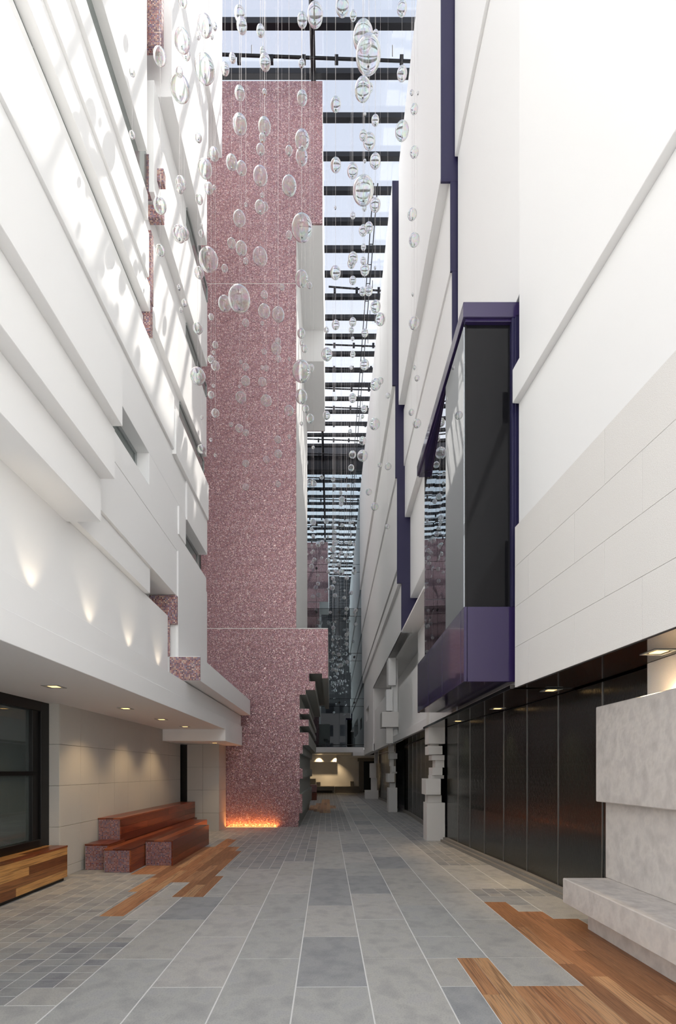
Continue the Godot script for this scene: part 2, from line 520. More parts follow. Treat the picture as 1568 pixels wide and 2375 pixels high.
# ------------------------------------------------------------------ left side
func make_left() -> void:
	var w := thing("wall_left", "white facade of stacked projecting panels rising above the timber seating", "wall", Vector3.ZERO, 0.0, "", "structure")
	# solid core behind the panels
	bx(w, "core", -7.0, -3.45, 3.17, 21.9, BACK, 8.45, M.white)
	bx(w, "core", -7.0, -3.45, 3.17, 21.9, 8.45, 11.9, M.white)
	bx(w, "core", -7.0, -3.85, 0.0, 21.9, 13.0, 32.0, M.white)
	var s := func(k: float, x: float) -> float: return EYE + k * x
	# canopy over the ground floor
	bx(w, "canopy_fascia", -4.6, -2.54, 2.61, 2.87, BACK, 11.5, M.white)
	bx(w, "canopy_fascia", -7.0, -2.56, 2.86, 3.17, BACK, 13.6, M.white)
	bx(w, "dropped_beam", -4.6, -2.54, 2.33, 2.88, 11.5, 13.65, M.white)
	bx(w, "canopy_ledge", -3.0, -2.3, 3.19, 3.62, 8.41, 13.6, M.white)
	bx(w, "mosaic_return", -2.83, -2.295, 3.195, 3.605, 8.385, 8.41, M.return_mosaic)
	bx(w, "ledge_cap", -3.0, -2.42, 3.62, 3.7, 9.4, 12.4, M.white)
	# low parapet panel washed by uplights
	bx(w, "parapet_panel", -3.45, -2.86, 3.17, s.call(0.955, 2.86), BACK, 8.385, M.white)
	bx(w, "mosaic_return", -2.93, -2.83, 3.62, 4.24, 8.39, 8.42, M.return_mosaic)
	# near stack of projecting panels: [front, k bottom, k top, end]
	bx(w, "projecting_panel", -3.45, -2.49, s.call(1.084, 2.49), s.call(1.27, 2.49), BACK, 5.18, M.white)
	bx(w, "projecting_panel", -3.45, -2.34, s.call(1.27, 2.49), s.call(1.58, 2.34), BACK, 5.18, M.white)
	bx(w, "projecting_panel", -3.45, -2.235, s.call(1.58, 2.34), s.call(1.95, 2.235), BACK, 5.13, M.white)
	# wall plane behind and beyond them
	var n := 3.1
	bx(w, "facade_panel", -3.45, -2.78, s.call(0.955, 2.86), s.call(1.12, 2.78), BACK, 7.35, M.white)
	bx(w, "facade_panel", -3.45, -2.74, s.call(1.12, 2.78), s.call(1.43, 2.74), BACK, 8.5, M.white)
	bx(w, "facade_panel", -3.45, -2.735, s.call(1.43, 2.74), s.call(1.56, 2.76), BACK, 8.53, M.white)
	bx(w, "facade_panel", -3.45, -2.76, s.call(1.75, 2.76), s.call(2.025, 2.76), BACK, 9.06, M.white)
	bx(w, "facade_panel", -3.45, -2.72, s.call(2.025, 2.76), s.call(2.385, 2.72), BACK, 8.3, M.white)
	bx(w, "window_jamb", -3.45, -2.76, s.call(1.56, 2.76), s.call(1.75, 2.76), 7.26, 9.06, M.white)
	bx(w, "facade_panel", -3.45, -2.76, 3.17, s.call(1.56, 2.76), 8.5, 9.06, M.white)
	bx(w, "mosaic_return", -3.2, -2.72, yat(1446, 8.42), yat(1380, 8.42), 8.42, 8.5, M.return_mosaic)
	bx(w, "facade_panel", -3.45, -2.72, 3.17, s.call(1.445, 2.72), 8.52, 10.5, M.white)
	bx(w, "facade_panel", -3.45, -2.75, s.call(1.445, 2.72), s.call(1.55, 2.75), 8.55, 10.55, M.white)
	bx(w, "facade_panel", -3.45, -2.73, s.call(1.748, 2.73), s.call(2.02, 2.73), 9.07, 10.55, M.white)
	bx(w, "facade_panel", -3.45, -2.69, s.call(2.02, 2.73), s.call(2.33, 2.7), 8.31, 10.52, M.white)
	bx(w, "window_jamb", -3.45, -2.73, s.call(1.55, 2.75), s.call(1.748, 2.73), 8.6, 9.0, M.white)
	# upper near panels
	bx(w, "facade_panel", -3.45, -3.22, s.call(2.385, 2.72), s.call(2.44, 3.2), BACK, 8.2, M.white)
	bx(w, "projecting_panel", -3.45, -3.1, s.call(2.54, 3.1), s.call(2.68, 3.1), BACK, 8.2, M.white)
	bx(w, "projecting_panel", -3.45, -3.06, s.call(2.68, 3.1), s.call(2.955, 3.06), BACK, 8.05, M.white)
	bx(w, "projecting_panel", -3.45, -3.0, s.call(2.955, 3.06), s.call(3.15, 3.0), BACK, 7.85, M.white)
	bx(w, "projecting_panel", -3.45, -2.98, s.call(3.37, 2.98), s.call(4.3, 2.98), BACK, 7.75, M.white)
	bx(w, "projecting_panel", -3.45, -2.92, s.call(4.3, 2.98), s.call(5.4, 2.92), BACK, 7.3, M.white)
	bx(w, "facade_panel", -3.45, -3.05, s.call(5.4, 2.92), 21.7, BACK, 8.3, M.white)
	# returns between the near and the far panels, clad in mosaic
	for a in [[320, 348, 697, 770, 8.2], [341, 350, 533, 697, 8.2], [344, 376, 474, 504, 8.25], [322, 346, 357, 447, 8.1], [344, 379, 390, 420, 8.25], [322, 374, -60, 104, 7.9]]:
		bx(w, "mosaic_return", xat(a[0] - 6, a[4]), xat(a[1], a[4]), yat(a[3], a[4]), yat(a[2], a[4]), a[4], a[4] + 0.12, M.return_mosaic)
	# upper far panels, each standing a little further out than the one below it
	bx(w, "facade_panel", -3.6, -3.27, s.call(2.33, 2.7), s.call(2.525, 3.16), 8.1, 12.3, M.white)
	bx(w, "projecting_panel", -3.6, -3.16, s.call(2.525, 3.16), s.call(3.27, 3.0), 8.05, 12.15, M.white)
	bx(w, "projecting_panel", -3.6, -3.0, s.call(3.27, 3.0), s.call(4.24, 2.76), 8.1, 11.6, M.white)
	bx(w, "projecting_panel", -3.6, -2.76, s.call(4.24, 2.76), s.call(5.0, 2.9), 8.3, 10.65, M.white)
	bx(w, "facade_panel", -3.6, -2.9, s.call(5.0, 2.9), 21.7, 8.3, 11.3, M.white)
	# top block beside the tower
	bx(w, "projecting_panel", -3.7, -2.8, s.call(5.63, 2.8), 21.7, 10.9, 12.3, M.white)
	# ground floor stone wall in square panels
	bx(w, "joint_backing", -4.45, -4.075, 0.0, 2.62, 7.16, 12.9, M.joint)
	var d := 7.143
	while d < 12.85:
		var y := 2.62
		while y > 0.01:
			var lo := maxf(y - 0.617, 0.0)
			bx(w, "stone_panel", -4.08, -4.05, lo + 0.002, y - 0.002, d + 0.002, minf(d + 0.6, 12.86) - 0.002, M.granite_warm, 0.0015)
			y -= 0.617
		d += 0.6
	var yy := 2.62
	while yy > 0.01:
		var lo := maxf(yy - 0.617, 0.0)
		bx(w, "stone_panel", -4.24, -4.052, lo + 0.002, yy - 0.002, 7.13, 7.16, M.granite_warm, 0.0015)
		yy -= 0.617
	# return wall before the tower
	bx(w, "joint_backing", -3.9, -3.06, 0.0, 2.4, 12.94, 13.72, M.joint)
	for r in 4:
		var top := 2.33 - 0.617 * r
		bx(w, "stone_panel", -3.88, -3.46, maxf(top - 0.615, 0.0), top - 0.002, 12.9, 12.94, M.granite_warm, 0.0015)
		bx(w, "stone_panel", -3.456, -3.022, maxf(top - 0.615, 0.0), top - 0.002, 12.9, 12.94, M.granite_warm, 0.0015)
		bx(w, "stone_panel", -3.06, -3.022, maxf(top - 0.615, 0.0), top - 0.002, 12.942, 13.74, M.granite_warm, 0.0015)
	# black sheet standing in for the dark opening between the stone walls
	var dd2 := thing("door_2", "narrow black sheet for the dark gap between the stone wall and its return", "door", Vector3.ZERO, 0.0, "", "structure")
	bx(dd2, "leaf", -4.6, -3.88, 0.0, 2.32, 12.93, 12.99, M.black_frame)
	# shop window
	var win := thing("window_1", "black framed shop window above the golden timber ledge", "window", Vector3(-4.22, 0.51, -3.5), 0.0, "", "structure")
	win.position = Vector3.ZERO
	bx(win, "jamb", -4.34, -4.2, 0.5, 2.61, 6.93, 7.13, M.black_frame)
	bx(win, "head", -4.34, -4.2, 2.47, 2.61, BACK, 6.93, M.black_frame)
	bx(win, "sill", -4.34, -4.19, 0.5, 0.62, BACK, 6.93, M.black_frame)
	bx(win, "transom", -4.33, -4.21, 1.54, 1.6, BACK, 6.86, M.black_frame)
	bx(win, "stile", -4.33, -4.23, 0.6, 2.48, 6.78, 6.93, M.black_frame)
	for k in [1.9, 4.4]:
		bx(win, "stile", -4.33, -4.22, 0.6, 2.48, k, k + 0.09, M.black_frame)
	for seg in [[BACK, 1.9], [1.99, 4.4], [4.49, 6.78]]:
		bx(win, "pane", -4.285, -4.279, 1.58, 2.48, seg[0], seg[1], M.window_glass, 0.0)
		bx(win, "pane", -4.285, -4.279, 0.61, 1.55, seg[0], seg[1], M.window_glass, 0.0)
	bx(win, "room_lining", -5.6, -5.55, 0.0, 2.7, BACK, 7.2, M.granite_grey)
	bx(win, "room_lining", -5.6, -4.24, -0.01, 0.02, BACK, 7.2, M.granite_grey)
	bx(win, "room_lining", -5.6, -4.24, 2.6, 2.64, BACK, 7.2, M.granite_grey)
	bx(win, "room_lining", -5.6, -4.24, 0.0, 2.64, 7.18, 7.22, M.granite_grey)
	bx(win, "room_lining", -5.6, -4.24, 0.0, 2.64, BACK, BACK + 0.05, M.granite_grey)
	# slot windows in the facade: [x front, k bottom, k top, d0, d1, label]
	var slots := [
		[2.96, 2.76, 1.545, 1.75, 5.2, 7.25, "grey slot window below the shadowed projecting panels"],
		[2.93, 2.73, 1.54, 1.748, 9.02, 10.5, "lowest grey slot window beside the pink tower"],
		[3.262, 3.262, 2.34, 2.44, 10.3, 12.25, "second lowest grey slot window beside the pink tower"],
		[3.152, 3.152, 3.0, 3.095, 10.4, 12.1, "third grey slot window up beside the pink tower"],
		[2.992, 2.992, 3.78, 3.9, 9.9, 11.55, "topmost grey slot window beside the pink tower"]]
	for i in slots.size():
		var a: Array = slots[i]
		var t := thing("window_%d" % (i + 2), a[6], "window", Vector3.ZERO, 0.0, "", "structure")
		var lo: float = s.call(a[2], a[1])
		var hi: float = s.call(a[3], a[1])
		var x: float = a[0]
		bx(t, "pane", -x - 0.02, -x, lo, hi - 0.06, a[4], a[5] - 0.06, M.slot_glass, 0.0)
		bx(t, "head", -x - 0.02, -x + 0.02, hi - 0.06, hi, a[4], a[5], M.slot_frame)
		bx(t, "stile", -x - 0.02, -x + 0.02, lo, hi - 0.06, a[5] - 0.06, a[5], M.slot_frame)
	# long glazed strips between the upper panels
	for a in [[3.2, 2.36, 2.56, "lower long glazed strip between the sunlit upper panels"], [3.08, 3.14, 3.39, "upper long glazed strip between the sunlit upper panels"]]:
		var t := thing("window_%d" % (7 if a[1] < 3.0 else 8), a[3], "window", Vector3.ZERO, 0.0, "", "structure")
		for k in 2:
			var d0 := 8.1 - 2.9 * (k + 1)
			bx(t, "pane", -a[0] - 0.06, -a[0] - 0.04, s.call(a[1], a[0]), s.call(a[2], a[0]), d0 + 0.01, d0 + 2.89, M.slot_glass, 0.0)
	# uplights on the canopy
	for k in 4:
		var dd: float = [4.55, 5.65, 6.75, 7.9][k]
		var t := thing("uplight", "small uplight on the canopy ledge washing the white panel above", "lamp", Vector3(-2.72, 3.17, -dd), 0.0, "uplights on the canopy ledge")
		bx(t, "body", -0.035, 0.035, 0.0, 0.03, -0.035, 0.035, M.black_frame)
		bx(t, "lens_glow", -0.025, 0.025, 0.03, 0.034, -0.025, 0.025, M.lamp_glow)
		spot(t, Vector3(0, 0.05, 0), Vector3(-0.22, 1.0, 0.0), 34.0, 0.028, Color(1.0, 0.92, 0.8))

func spot(parent: Node3D, at: Vector3, dir: Vector3, angle: float, energy: float, color: Color) -> void:
	var l := SpotLight3D.new()
	l.name = "beam_of_light"
	l.light_color = color
	l.light_energy = energy
	l.spot_angle = angle
	l.spot_angle_attenuation = 0.8
	l.spot_range = 60.0
	l.spot_attenuation = 2.0
	l.light_size = 0.03
	l.shadow_enabled = true
	parent.add_child(l)
	l.position = at
	var up := Vector3.RIGHT if absf(dir.normalized().y) > 0.9 else Vector3.UP
	l.basis = Basis.looking_at(dir.normalized(), up)

func downlight(x: float, y: float, d: float, label: String, group: String, energy: float, aim := Vector3(0, -1, 0), angle := 32.0) -> void:
	var t := thing("downlight", label, "lamp", Vector3(x, y, -d), 0.0, group)
	bx(t, "trim", -0.1, 0.1, -0.006, 0.0, -0.1, -0.075, M.slot_frame, 0.001)
	bx(t, "trim", -0.1, 0.1, -0.006, 0.0, 0.075, 0.1, M.slot_frame, 0.001)
	bx(t, "trim", -0.1, -0.075, -0.006, 0.0, -0.075, 0.075, M.slot_frame, 0.001)
	bx(t, "trim", 0.075, 0.1, -0.006, 0.0, -0.075, 0.075, M.slot_frame, 0.001)
	bx(t, "lamp_glow", -0.05, 0.05, -0.004, 0.0, -0.05, 0.05, M.lamp_glow, 0.001)
	spot(t, Vector3(0, -0.02, 0), aim, angle, energy * 0.6, Color(1.0, 0.86, 0.66))

# ------------------------------------------------------------------ timber seating on the left
func boards(parent: Node3D, called: String, x0: float, x1: float, y0: float, y1: float, d0: float, d1: float, along_y: bool, n: int, key: String) -> void:
	# cladding boards that run away from the camera, n of them side by side, cut to random lengths
	for i in n:
		var v := d0
		while v < d1 - 0.01:
			var e := minf(v + rng.randf_range(1.2, 2.6), d1)
			if d1 - e < 0.5: e = d1
			var m: Material = M["%s%d" % [key, rng.randi() % 4]]
			if along_y:
				var a := y0 + (y1 - y0) / n * i
				bx(parent, called, x0, x1, a + 0.0008, a + (y1 - y0) / n - 0.0008, v + 0.0005, e - 0.0005, m, 0.0015)
			else:
				var a := x0 + (x1 - x0) / n * i
				bx(parent, called, a + 0.0008, a + (x1 - x0) / n - 0.0008, y0, y1, v + 0.0005, e - 0.0005, m, 0.0015)
			v = e

func seat_block(t: Node3D, x0: float, x1: float, y0: float, y1: float, d0: float, d1: float) -> void:
	bx(t, "core", x0 + 0.01, x1 - 0.025, y0, y1 - 0.025, d0 + 0.02, d1, M.seat3)
	bx(t, "mosaic_end", x0 + 0.012, x1 - 0.026, y0 + 0.006, y1 - 0.026, d0, d0 + 0.02, M.seat_mosaic, 0.001)
	bx(t, "edge_strip", x0 + 0.004, x0 + 0.012, y0, y1 - 0.025, d0 - 0.001, d0 + 0.02, M.chrome, 0.001)
	bx(t, "edge_strip", x0 + 0.012, x1 - 0.026, y0, y0 + 0.006, d0 - 0.001, d0 + 0.02, M.chrome, 0.001)
	boards(t, "front_board", x1 - 0.025, x1, y0, y1 - 0.024, d0 - 0.004, d1, true, 3, "seat")
	boards(t, "seat_board", x0, x1, y1 - 0.025, y1, d0 - 0.006, d1, false, 3, "seat")

func make_seating() -> void:
	var t := thing("tiered_bench", "stepped red timber bench with mosaic tiled ends along the stone wall", "bench")
	seat_block(t, -3.59, -3.16, 0.0, 0.375, 7.56, 12.2)
	seat_block(t, -3.99, -3.6, 0.0, 0.42, 7.75, 8.35)
	bx(t, "core", -4.04, -3.59, 0.0, 0.37, 8.34, 12.8, M.seat3)
	seat_block(t, -4.045, -3.64, 0.375, 0.79, 8.3, 12.8)
	seat_block(t, -3.15, -2.68, 0.0, 0.43, 8.11, 10.5)
	var l := thing("timber_ledge", "long golden timber ledge below the black shop window", "bench")
	bx(l, "core", -4.22, -3.91, 0.05, 0.48, BACK, 7.03, M.ledge1)
	bx(l, "plinth", -4.22, -3.92, 0.0, 0.05, BACK, 7.02, M.black_frame)
	boards(l, "front_board", -3.91, -3.885, 0.05, 0.485, 1.0, 7.05, true, 4, "ledge")
	boards(l, "top_board", -4.22, -3.88, 0.485, 0.51, 1.0, 7.055, false, 3, "ledge")
	bx(l, "end_board", -4.22, -3.91, 0.05, 0.485, 7.03, 7.05, M.ledge0)

# ------------------------------------------------------------------ pink tower
func make_tower() -> void:
	var t := thing("mosaic_tower", "tall tower clad in pink glittering mosaic tiles standing in the passage", "tower")
	var D := 13.77
	var pts := []
	for p in [[466, 188], [748, 188], [748, 518], [687, 518], [687, 1459], [761, 1459], [761, 1573], [747, 1573], [747, 1562], [717, 1562], [717, 1580], [731, 1580], [731, 1600], [709, 1600], [709, 1611], [695, 1611], [695, 1644], [717, 1644], [717, 1656], [695, 1656], [695, 1669], [716, 1669], [716, 1684], [695, 1684], [695, 1699], [716, 1699], [716, 1728], [702, 1728], [702, 1748], [695, 1748], [695, 1782], [702, 1782], [702, 1806], [695, 1806], [695, 1842], [701, 1842], [701, 1886], [694, 1886], [694, 1903], [692, 1903], [692, 1918], [466, 1918]]:
		pts.append(Vector2(xat(p[0], D), maxf(0.0, yat(p[1], D))))
	# face in three lifts with a pale joint between
	var cuts := [yat(1918, D) - 0.02, yat(1457.5, D), yat(657.5, D), yat(188, D) + 0.1]
	for i in 3:
		var clip := PackedVector2Array([Vector2(-9, cuts[i] + 0.012), Vector2(9, cuts[i] + 0.012), Vector2(9, cuts[i + 1] - 0.012), Vector2(-9, cuts[i + 1] - 0.012)])
		for piece in Geometry2D.intersect_polygons(PackedVector2Array(pts), clip):
			prism(t, "mosaic_face", Array(piece), D, D + 0.05, M.tower, true)
	for i in [1, 2]:
		bx(t, "movement_joint", xat(466, D), xat(761 if i == 1 else 687, D) - 0.002, cuts[i] - 0.012, cuts[i] + 0.012, D + 0.008, D + 0.05, M.grout, 0.001)
	# body: white above, cut stone with stepped slots below
	var low := []
	var body := []
	for p in pts:
		if p.y <= yat(1458, D): low.append(p)
	bx(t, "white_body", xat(466, D), xat(687, D), yat(1459, D), yat(518, D), D + 0.05, 17.1, M.white)
	bx(t, "white_body", xat(466, D), xat(748, D) - 0.005, yat(518, D), yat(188, D) - 0.01, D + 0.05, 17.1, M.white)
	prism(t, "stone_body", low, D + 0.05, 20.6, M.cut_stone, true)
	bx(t, "white_body", xat(466, D), -0.26, yat(838, 17.1), 21.4, 17.1, 20.6, M.white)
	bx(t, "white_body", xat(466, D), xat(687, D) - 0.02, yat(1459, D), yat(838, 17.1), 17.1, 20.6, M.white)
	bx(t, "mosaic_face", xat(466, D), -1.03, 3.2, 16.2, 20.6, 20.65, M.tower)
	bx(t, "mosaic_face", xat(466, D), -0.27, 16.26, 21.4, 20.6, 20.65, M.tower)
	# recessed strip light at its foot
	var g := thing("strip_light", "amber strip light set in the floor at the tower foot", "lamp", Vector3(xat(585, D), 0.0, -D + 0.1))
	bx(g, "housing", -0.74, 0.74, 0.0, 0.008, -0.03, 0.03, M.black_frame, 0.001)
	bx(g, "lens_glow", -0.73, 0.73, 0.008, 0.011, -0.02, 0.02, M.lamp_glow, 0.001)
	var al := AreaLight3D.new()
	al.name = "strip_of_light"
	al.area_size = Vector2(1.44, 0.035)
	al.light_color = Color(1.0, 0.6, 0.28)
	al.light_energy = 0.2
	al.shadow_enabled = true
	g.add_child(al)
	al.position = Vector3(0, 0.02, 0)
	al.basis = Basis.looking_at(Vector3(0, 1, -0.35).normalized(), Vector3.FORWARD)

# ------------------------------------------------------------------ right side
func make_right() -> void:
	# near wall: turned 4.5 degrees, stone below and white panels above
	var w := thing("wall_right", "white panelled wall with a pale granite band above the black glass", "wall", Vector3(2.724, 0, 0), 0.079, "", "structure")
	bx(w, "core", 0.07, 1.2, 2.75, 19.6, BACK, 5.88, M.white)
	bx(w, "joint_backing", 0.02, 0.08, 2.66, 4.6, BACK, 5.88, M.joint)
	for r in 4:
		var y := 2.63 + 0.4925 * r
		var d := BACK + 0.2 + (0.45 if r % 2 == 0 else 0.0)
		while d < 5.89:
			var e := minf(d + 0.9, 5.9)
			bx(w, "stone_panel", 0.0, 0.028, y + 0.0015, y + 0.491, d + 0.0015, e - 0.0015, M.granite, 0.001)
			d += 0.9
	bx(w, "facade_panel", 0.05, 0.12, 4.6, 6.12, BACK, 5.9, M.white)
	bx(w, "projecting_panel", -0.03, 0.12, 6.12, 6.53, BACK, 5.9, M.white)
	bx(w, "facade_panel", 0.05, 0.12, 6.53, 11.9, BACK, 5.89, M.white)
	bx(w, "facade_panel", 0.05, 0.12, 11.9, 19.6, BACK, 5.89, M.white)
	bx(w, "soffit", 0.01, 1.2, 2.62, 2.66, BACK, 5.85, M.black_mirror)
	# outer body behind everything, up to the sill of the high glazing
	var b := thing("wall_outer", "plain white wall closing the shops behind the black glass", "wall", Vector3.ZERO, 0.0, "", "structure")
	bx(b, "core", 3.4, 4.2, 0.0, 19.6, BACK, 36.5, M.white)
	# second and third stretch of the facade
	var s1 := thing("wall_upper", "tall white wall with a projecting band above the purple bay window", "wall", Vector3.ZERO, 0.0, "", "structure")
	bx(s1, "facade_panel", 2.318, 3.4, 7.48, 12.85, 5.87, 8.75, M.white)
	bx(s1, "projecting_panel", 2.265, 3.4, 12.85, 19.6, 5.86, 8.76, M.white)
	var s2 := thing("wall_middle", "white stepped panels with a purple end beyond the bay window", "wall", Vector3.ZERO, 0.0, "", "structure")
	var d0 := 8.8
	var d1 := 14.5
	bx(s2, "core", 2.48, 3.4, 6.85, 19.6, 8.85, 14.5, M.white)
	bx(s2, "purple_return", xat(1023, d0), 2.75, 12.45, 19.6, d0, d0 + 0.04, M.navy)
	bx(s2, "purple_return", xat(1045, d0), 2.75, 10.8, 12.45, d0, d0 + 0.04, M.navy)
	bx(s2, "purple_return", xat(1049, d0), 2.75, 7.4, 10.8, d0, d0 + 0.04, M.navy)
	bx(s2, "projecting_panel", 2.02, 2.5, 12.55, 19.7, d0 + 0.04, d1 - 0.2, M.white)
	bx(s2, "facade_panel", 2.2, 2.5, 10.85, 12.55, d0 + 0.04, d1, M.white)
	bx(s2, "facade_panel", 2.235, 2.5, 9.3, 10.85, d0 + 0.04, d1, M.white)
	bx(s2, "facade_panel", 2.4, 2.55, 6.85, 9.3, d0 + 0.04, d1, M.white)
	bx(s2, "facade_panel", 2.63, 2.9, 2.9, 6.85, 8.85, d1, M.white)
	var s3 := thing("wall_far", "white stepped panels with a purple end running to the mirrored glass", "wall", Vector3.ZERO, 0.0, "", "structure")
	bx(s3, "core", 2.3, 3.4, 5.85, 19.6, 14.56, 31.0, M.white)
	bx(s3, "purple_return", xat(910, d1), 2.6, 13.3, 19.5, d1, d1 + 0.05, M.navy)
	bx(s3, "purple_return", xat(917, d1), 2.6, 10.5, 13.3, d1, d1 + 0.05, M.navy)
	bx(s3, "purple_return", xat(921, d1), 2.6, 7.3, 10.5, d1, d1 + 0.05, M.navy)
	bx(s3, "purple_return", xat(931, d1), 3.2, 5.8, 7.3, d1, d1 + 0.05, M.navy)
	bx(s3, "projecting_panel", 1.86, 2.4, 13.35, 19.55, d1 + 0.05, 31.0, M.white)
	bx(s3, "facade_panel", 1.95, 2.4, 10.52, 13.35, d1 + 0.05, 31.0, M.white)
	bx(s3, "facade_panel", 2.0, 2.4, 7.75, 10.52, d1 + 0.05, 31.0, M.white)
	bx(s3, "facade_panel", 2.04, 2.4, 7.3, 7.7, d1 + 0.05, 31.0, M.white)
	bx(s3, "facade_panel", 2.13, 2.4, 5.8, 7.3, d1 + 0.05, 31.0, M.white)
	# loggia below the far panels
	bx(s3, "loggia_ceiling", 2.13, 3.4, 5.8, 5.86, 11.0, 24.2, M.white)
	bx(s3, "loggia_back", 3.05, 3.4, 2.9, 5.8, 11.0, 24.2, M.white)
	bx(s3, "loggia_end", 2.16, 3.4, 2.62, 5.8, 24.2, 24.3, M.white)
	bx(s3, "facade_panel", 2.13, 2.4, 2.62, 4.6, 24.3, 31.0, M.white)
	bx(s3, "facade_panel", 2.13, 2.4, 5.35, 5.8, 24.3, 31.0, M.white)
	bx(s3, "facade_panel", 2.13, 2.4, 4.6, 5.35, 24.3, 27.0, M.white)
	bx(s3, "facade_panel", 2.13, 2.4, 4.6, 5.35, 29.2, 31.0, M.white)
	bx(s3, "loggia_wall", 2.6, 3.4, 2.62, 5.85, 24.3, 31.0, M.white)
	bx(s3, "parapet", 2.45, 2.6, 2.64, 4.63, 11.5, 17.4, M.white)
	bx(s3, "parapet", 2.2, 2.6, 2.64, 4.66, 18.5, 24.2, M.white)
	bx(s3, "parapet_band", 2.1, 2.3, 2.64, 3.0, 24.2, 31.0, M.white)
	bx(s3, "floor_edge", 2.3, 3.4, 2.66, 2.9, 8.8, 31.0, M.white)
	bx(s3, "soffit", 2.36, 3.4, 2.62, 2.66, 11.45, 30.9, M.black_mirror)
	bx(s3, "soffit", 2.2, 3.4, 2.61, 2.66, 5.88, 11.45, M.black_mirror)
	bx(s3, "beam", 2.33, 3.4, 2.68, 3.0, 5.95, 9.4, M.white)
	bx(s3, "beam", 2.3, 3.0, 2.68, 3.05, 9.4, 11.6, M.white)
	# small column of blocks in the loggia
	var c := thing("loggia_column", "white blocky column standing above the second stacked pillar", "column")
	bx(c, "shaft", 2.25, 2.5, 2.64, 5.8, 17.9, 18.2, M.white)
	bx(c, "block", xat(886, 17.6), 2.5, yat(1686, 17.6), yat(1651, 17.6), 17.6, 18.3, M.granite)
	bx(c, "block", 2.12, 2.4, yat(1588, 17.6), 5.8, 17.7, 18.25, M.white)
	bx(c, "block", 2.05, 2.3, yat(1650, 18.0), yat(1601, 18.0), 17.8, 18.2, M.white)
	bx(c, "fin", xat(896, 17.7), xat(912, 17.7), 2.64, yat(1686, 17.7), 17.75, 17.85, M.granite)
	var win := thing("window_9", "dark window in the far white wall above the parapet band", "window", Vector3.ZERO, 0.0, "", "structure")
	bx(win, "pane", 2.5, 2.52, 4.6, 5.35, 27.0, 29.2, M.slot_glass, 0.0)
	bx(win, "frame", 2.42, 2.54, 4.6, 5.35, 29.1, 29.2, M.black_frame)
	var win2 := thing("window_10", "dark framed window under the loggia ceiling behind the purple bay", "window", Vector3.ZERO, 0.0, "", "structure")
	bx(win2, "pane", 3.03, 3.05, 4.2, 5.4, 11.6, 15.2, M.slot_glass, 0.0)
	bx(win2, "frame", 3.0, 3.06, 5.4, 5.46, 11.6, 15.2, M.black_frame)
	bx(win2, "frame", 3.0, 3.06, 4.2, 5.46, 15.2, 15.26, M.black_frame)

func make_bay() -> void:
	var t := thing("bay_window", "purple framed bay window with mirrored side glass projecting over the passage", "bay window")
	var a := 1.66
	var d0 := 6.0
	var d1 := 9.2
	bx(t, "floor_pan", a + 0.02, 2.36, 2.73, 2.78, d0 + 0.02, d1 - 0.02, M.purple)
	# spandrels: three on the long side, one on the front
	for k in 3:
		var e0 := d0 + 0.13 + (d1 - d0 - 0.13) / 3.0 * k
		bx(t, "spandrel", a, a + 0.04, 2.72, 3.66, e0 + 0.003, e0 + (d1 - d0 - 0.13) / 3.0 - 0.003, M.purple, 0.006)
	bx(t, "spandrel", a, a + 0.04, 2.72, 3.66, d0 - 0.02, d0 + 0.127, M.purple, 0.006)
	bx(t, "spandrel", a + 0.045, 2.33, 2.72, 3.66, d0 - 0.02, d0 + 0.02, M.purple, 0.006)
	# glass
	var gh := [3.67, 4.35, 5.03, 5.7, 6.38, 7.27]
	for k in 5:
		var o := bx(t, "side_pane", a + 0.075, a + 0.09, gh[k] + 0.004, gh[k + 1] - 0.004, d0 + 1.0, d1 - 0.03, M.bay_glass, 0.0)
		o.rotation = Vector3(0.0, -0.05 + rng.randf_range(-0.004, 0.004), rng.randf_range(-0.006, 0.006))
	bx(t, "side_pane", a + 0.012, a + 0.027, 3.67, 7.27, d0 + 0.04, d0 + 0.985, M.bay_glass, 0.0)
	bx(t, "front_pane", a + 0.05, 2.3, 3.67, 7.25, d0 + 0.05, d0 + 0.06, M.bay_glass_dark, 0.0)
	bx(t, "corner_post", a + 0.03, a + 0.05, 3.66, 7.27, d0 + 0.04, d0 + 0.06, M.black_frame)
	# hood
	bx(t, "hood", a - 0.01, 2.39, 7.27, 7.46, d0 - 0.03, d1, M.purple, 0.006)
	bx(t, "hood_lining", a + 0.02, 2.34, 7.24, 7.28, d0, d1 - 0.02, M.purple)
	bx(t, "jamb", 2.3, 2.41, 3.62, 7.3, d0 - 0.03, d0 + 0.3, M.navy)
	bx(t, "jamb", 2.26, 2.3, 3.66, 7.27, d0 - 0.02, d0 + 0.2, M.navy)

func glass_run(called: String, label: String, pts: Array) -> void:
	var t := thing(called, label, "glass wall")
	for i in pts.size() - 1:
		var a := Vector3(pts[i].x, 0, -pts[i].y)
		var b := Vector3(pts[i + 1].x, 0, -pts[i + 1].y)
		var o := MeshInstance3D.new()
		o.name = "glass_panel"
		var l := (b - a).length()
		o.mesh = box_mesh(Vector3(0.02, 2.5, snappedf(l - 0.012, 0.001)), 0.002)
		o.material_override = M.black_glass
		o.position = (a + b) / 2.0 + Vector3(0, 1.352, 0)
		o.rotation.y = atan2((b - a).x, (b - a).z)
		t.add_child(o, true)
		bx(t, "mullion", pts[i].x - 0.018, pts[i].x + 0.01, 0.1, 2.602, pts[i].y - 0.006, pts[i].y + 0.006, M.mullion, 0.001)

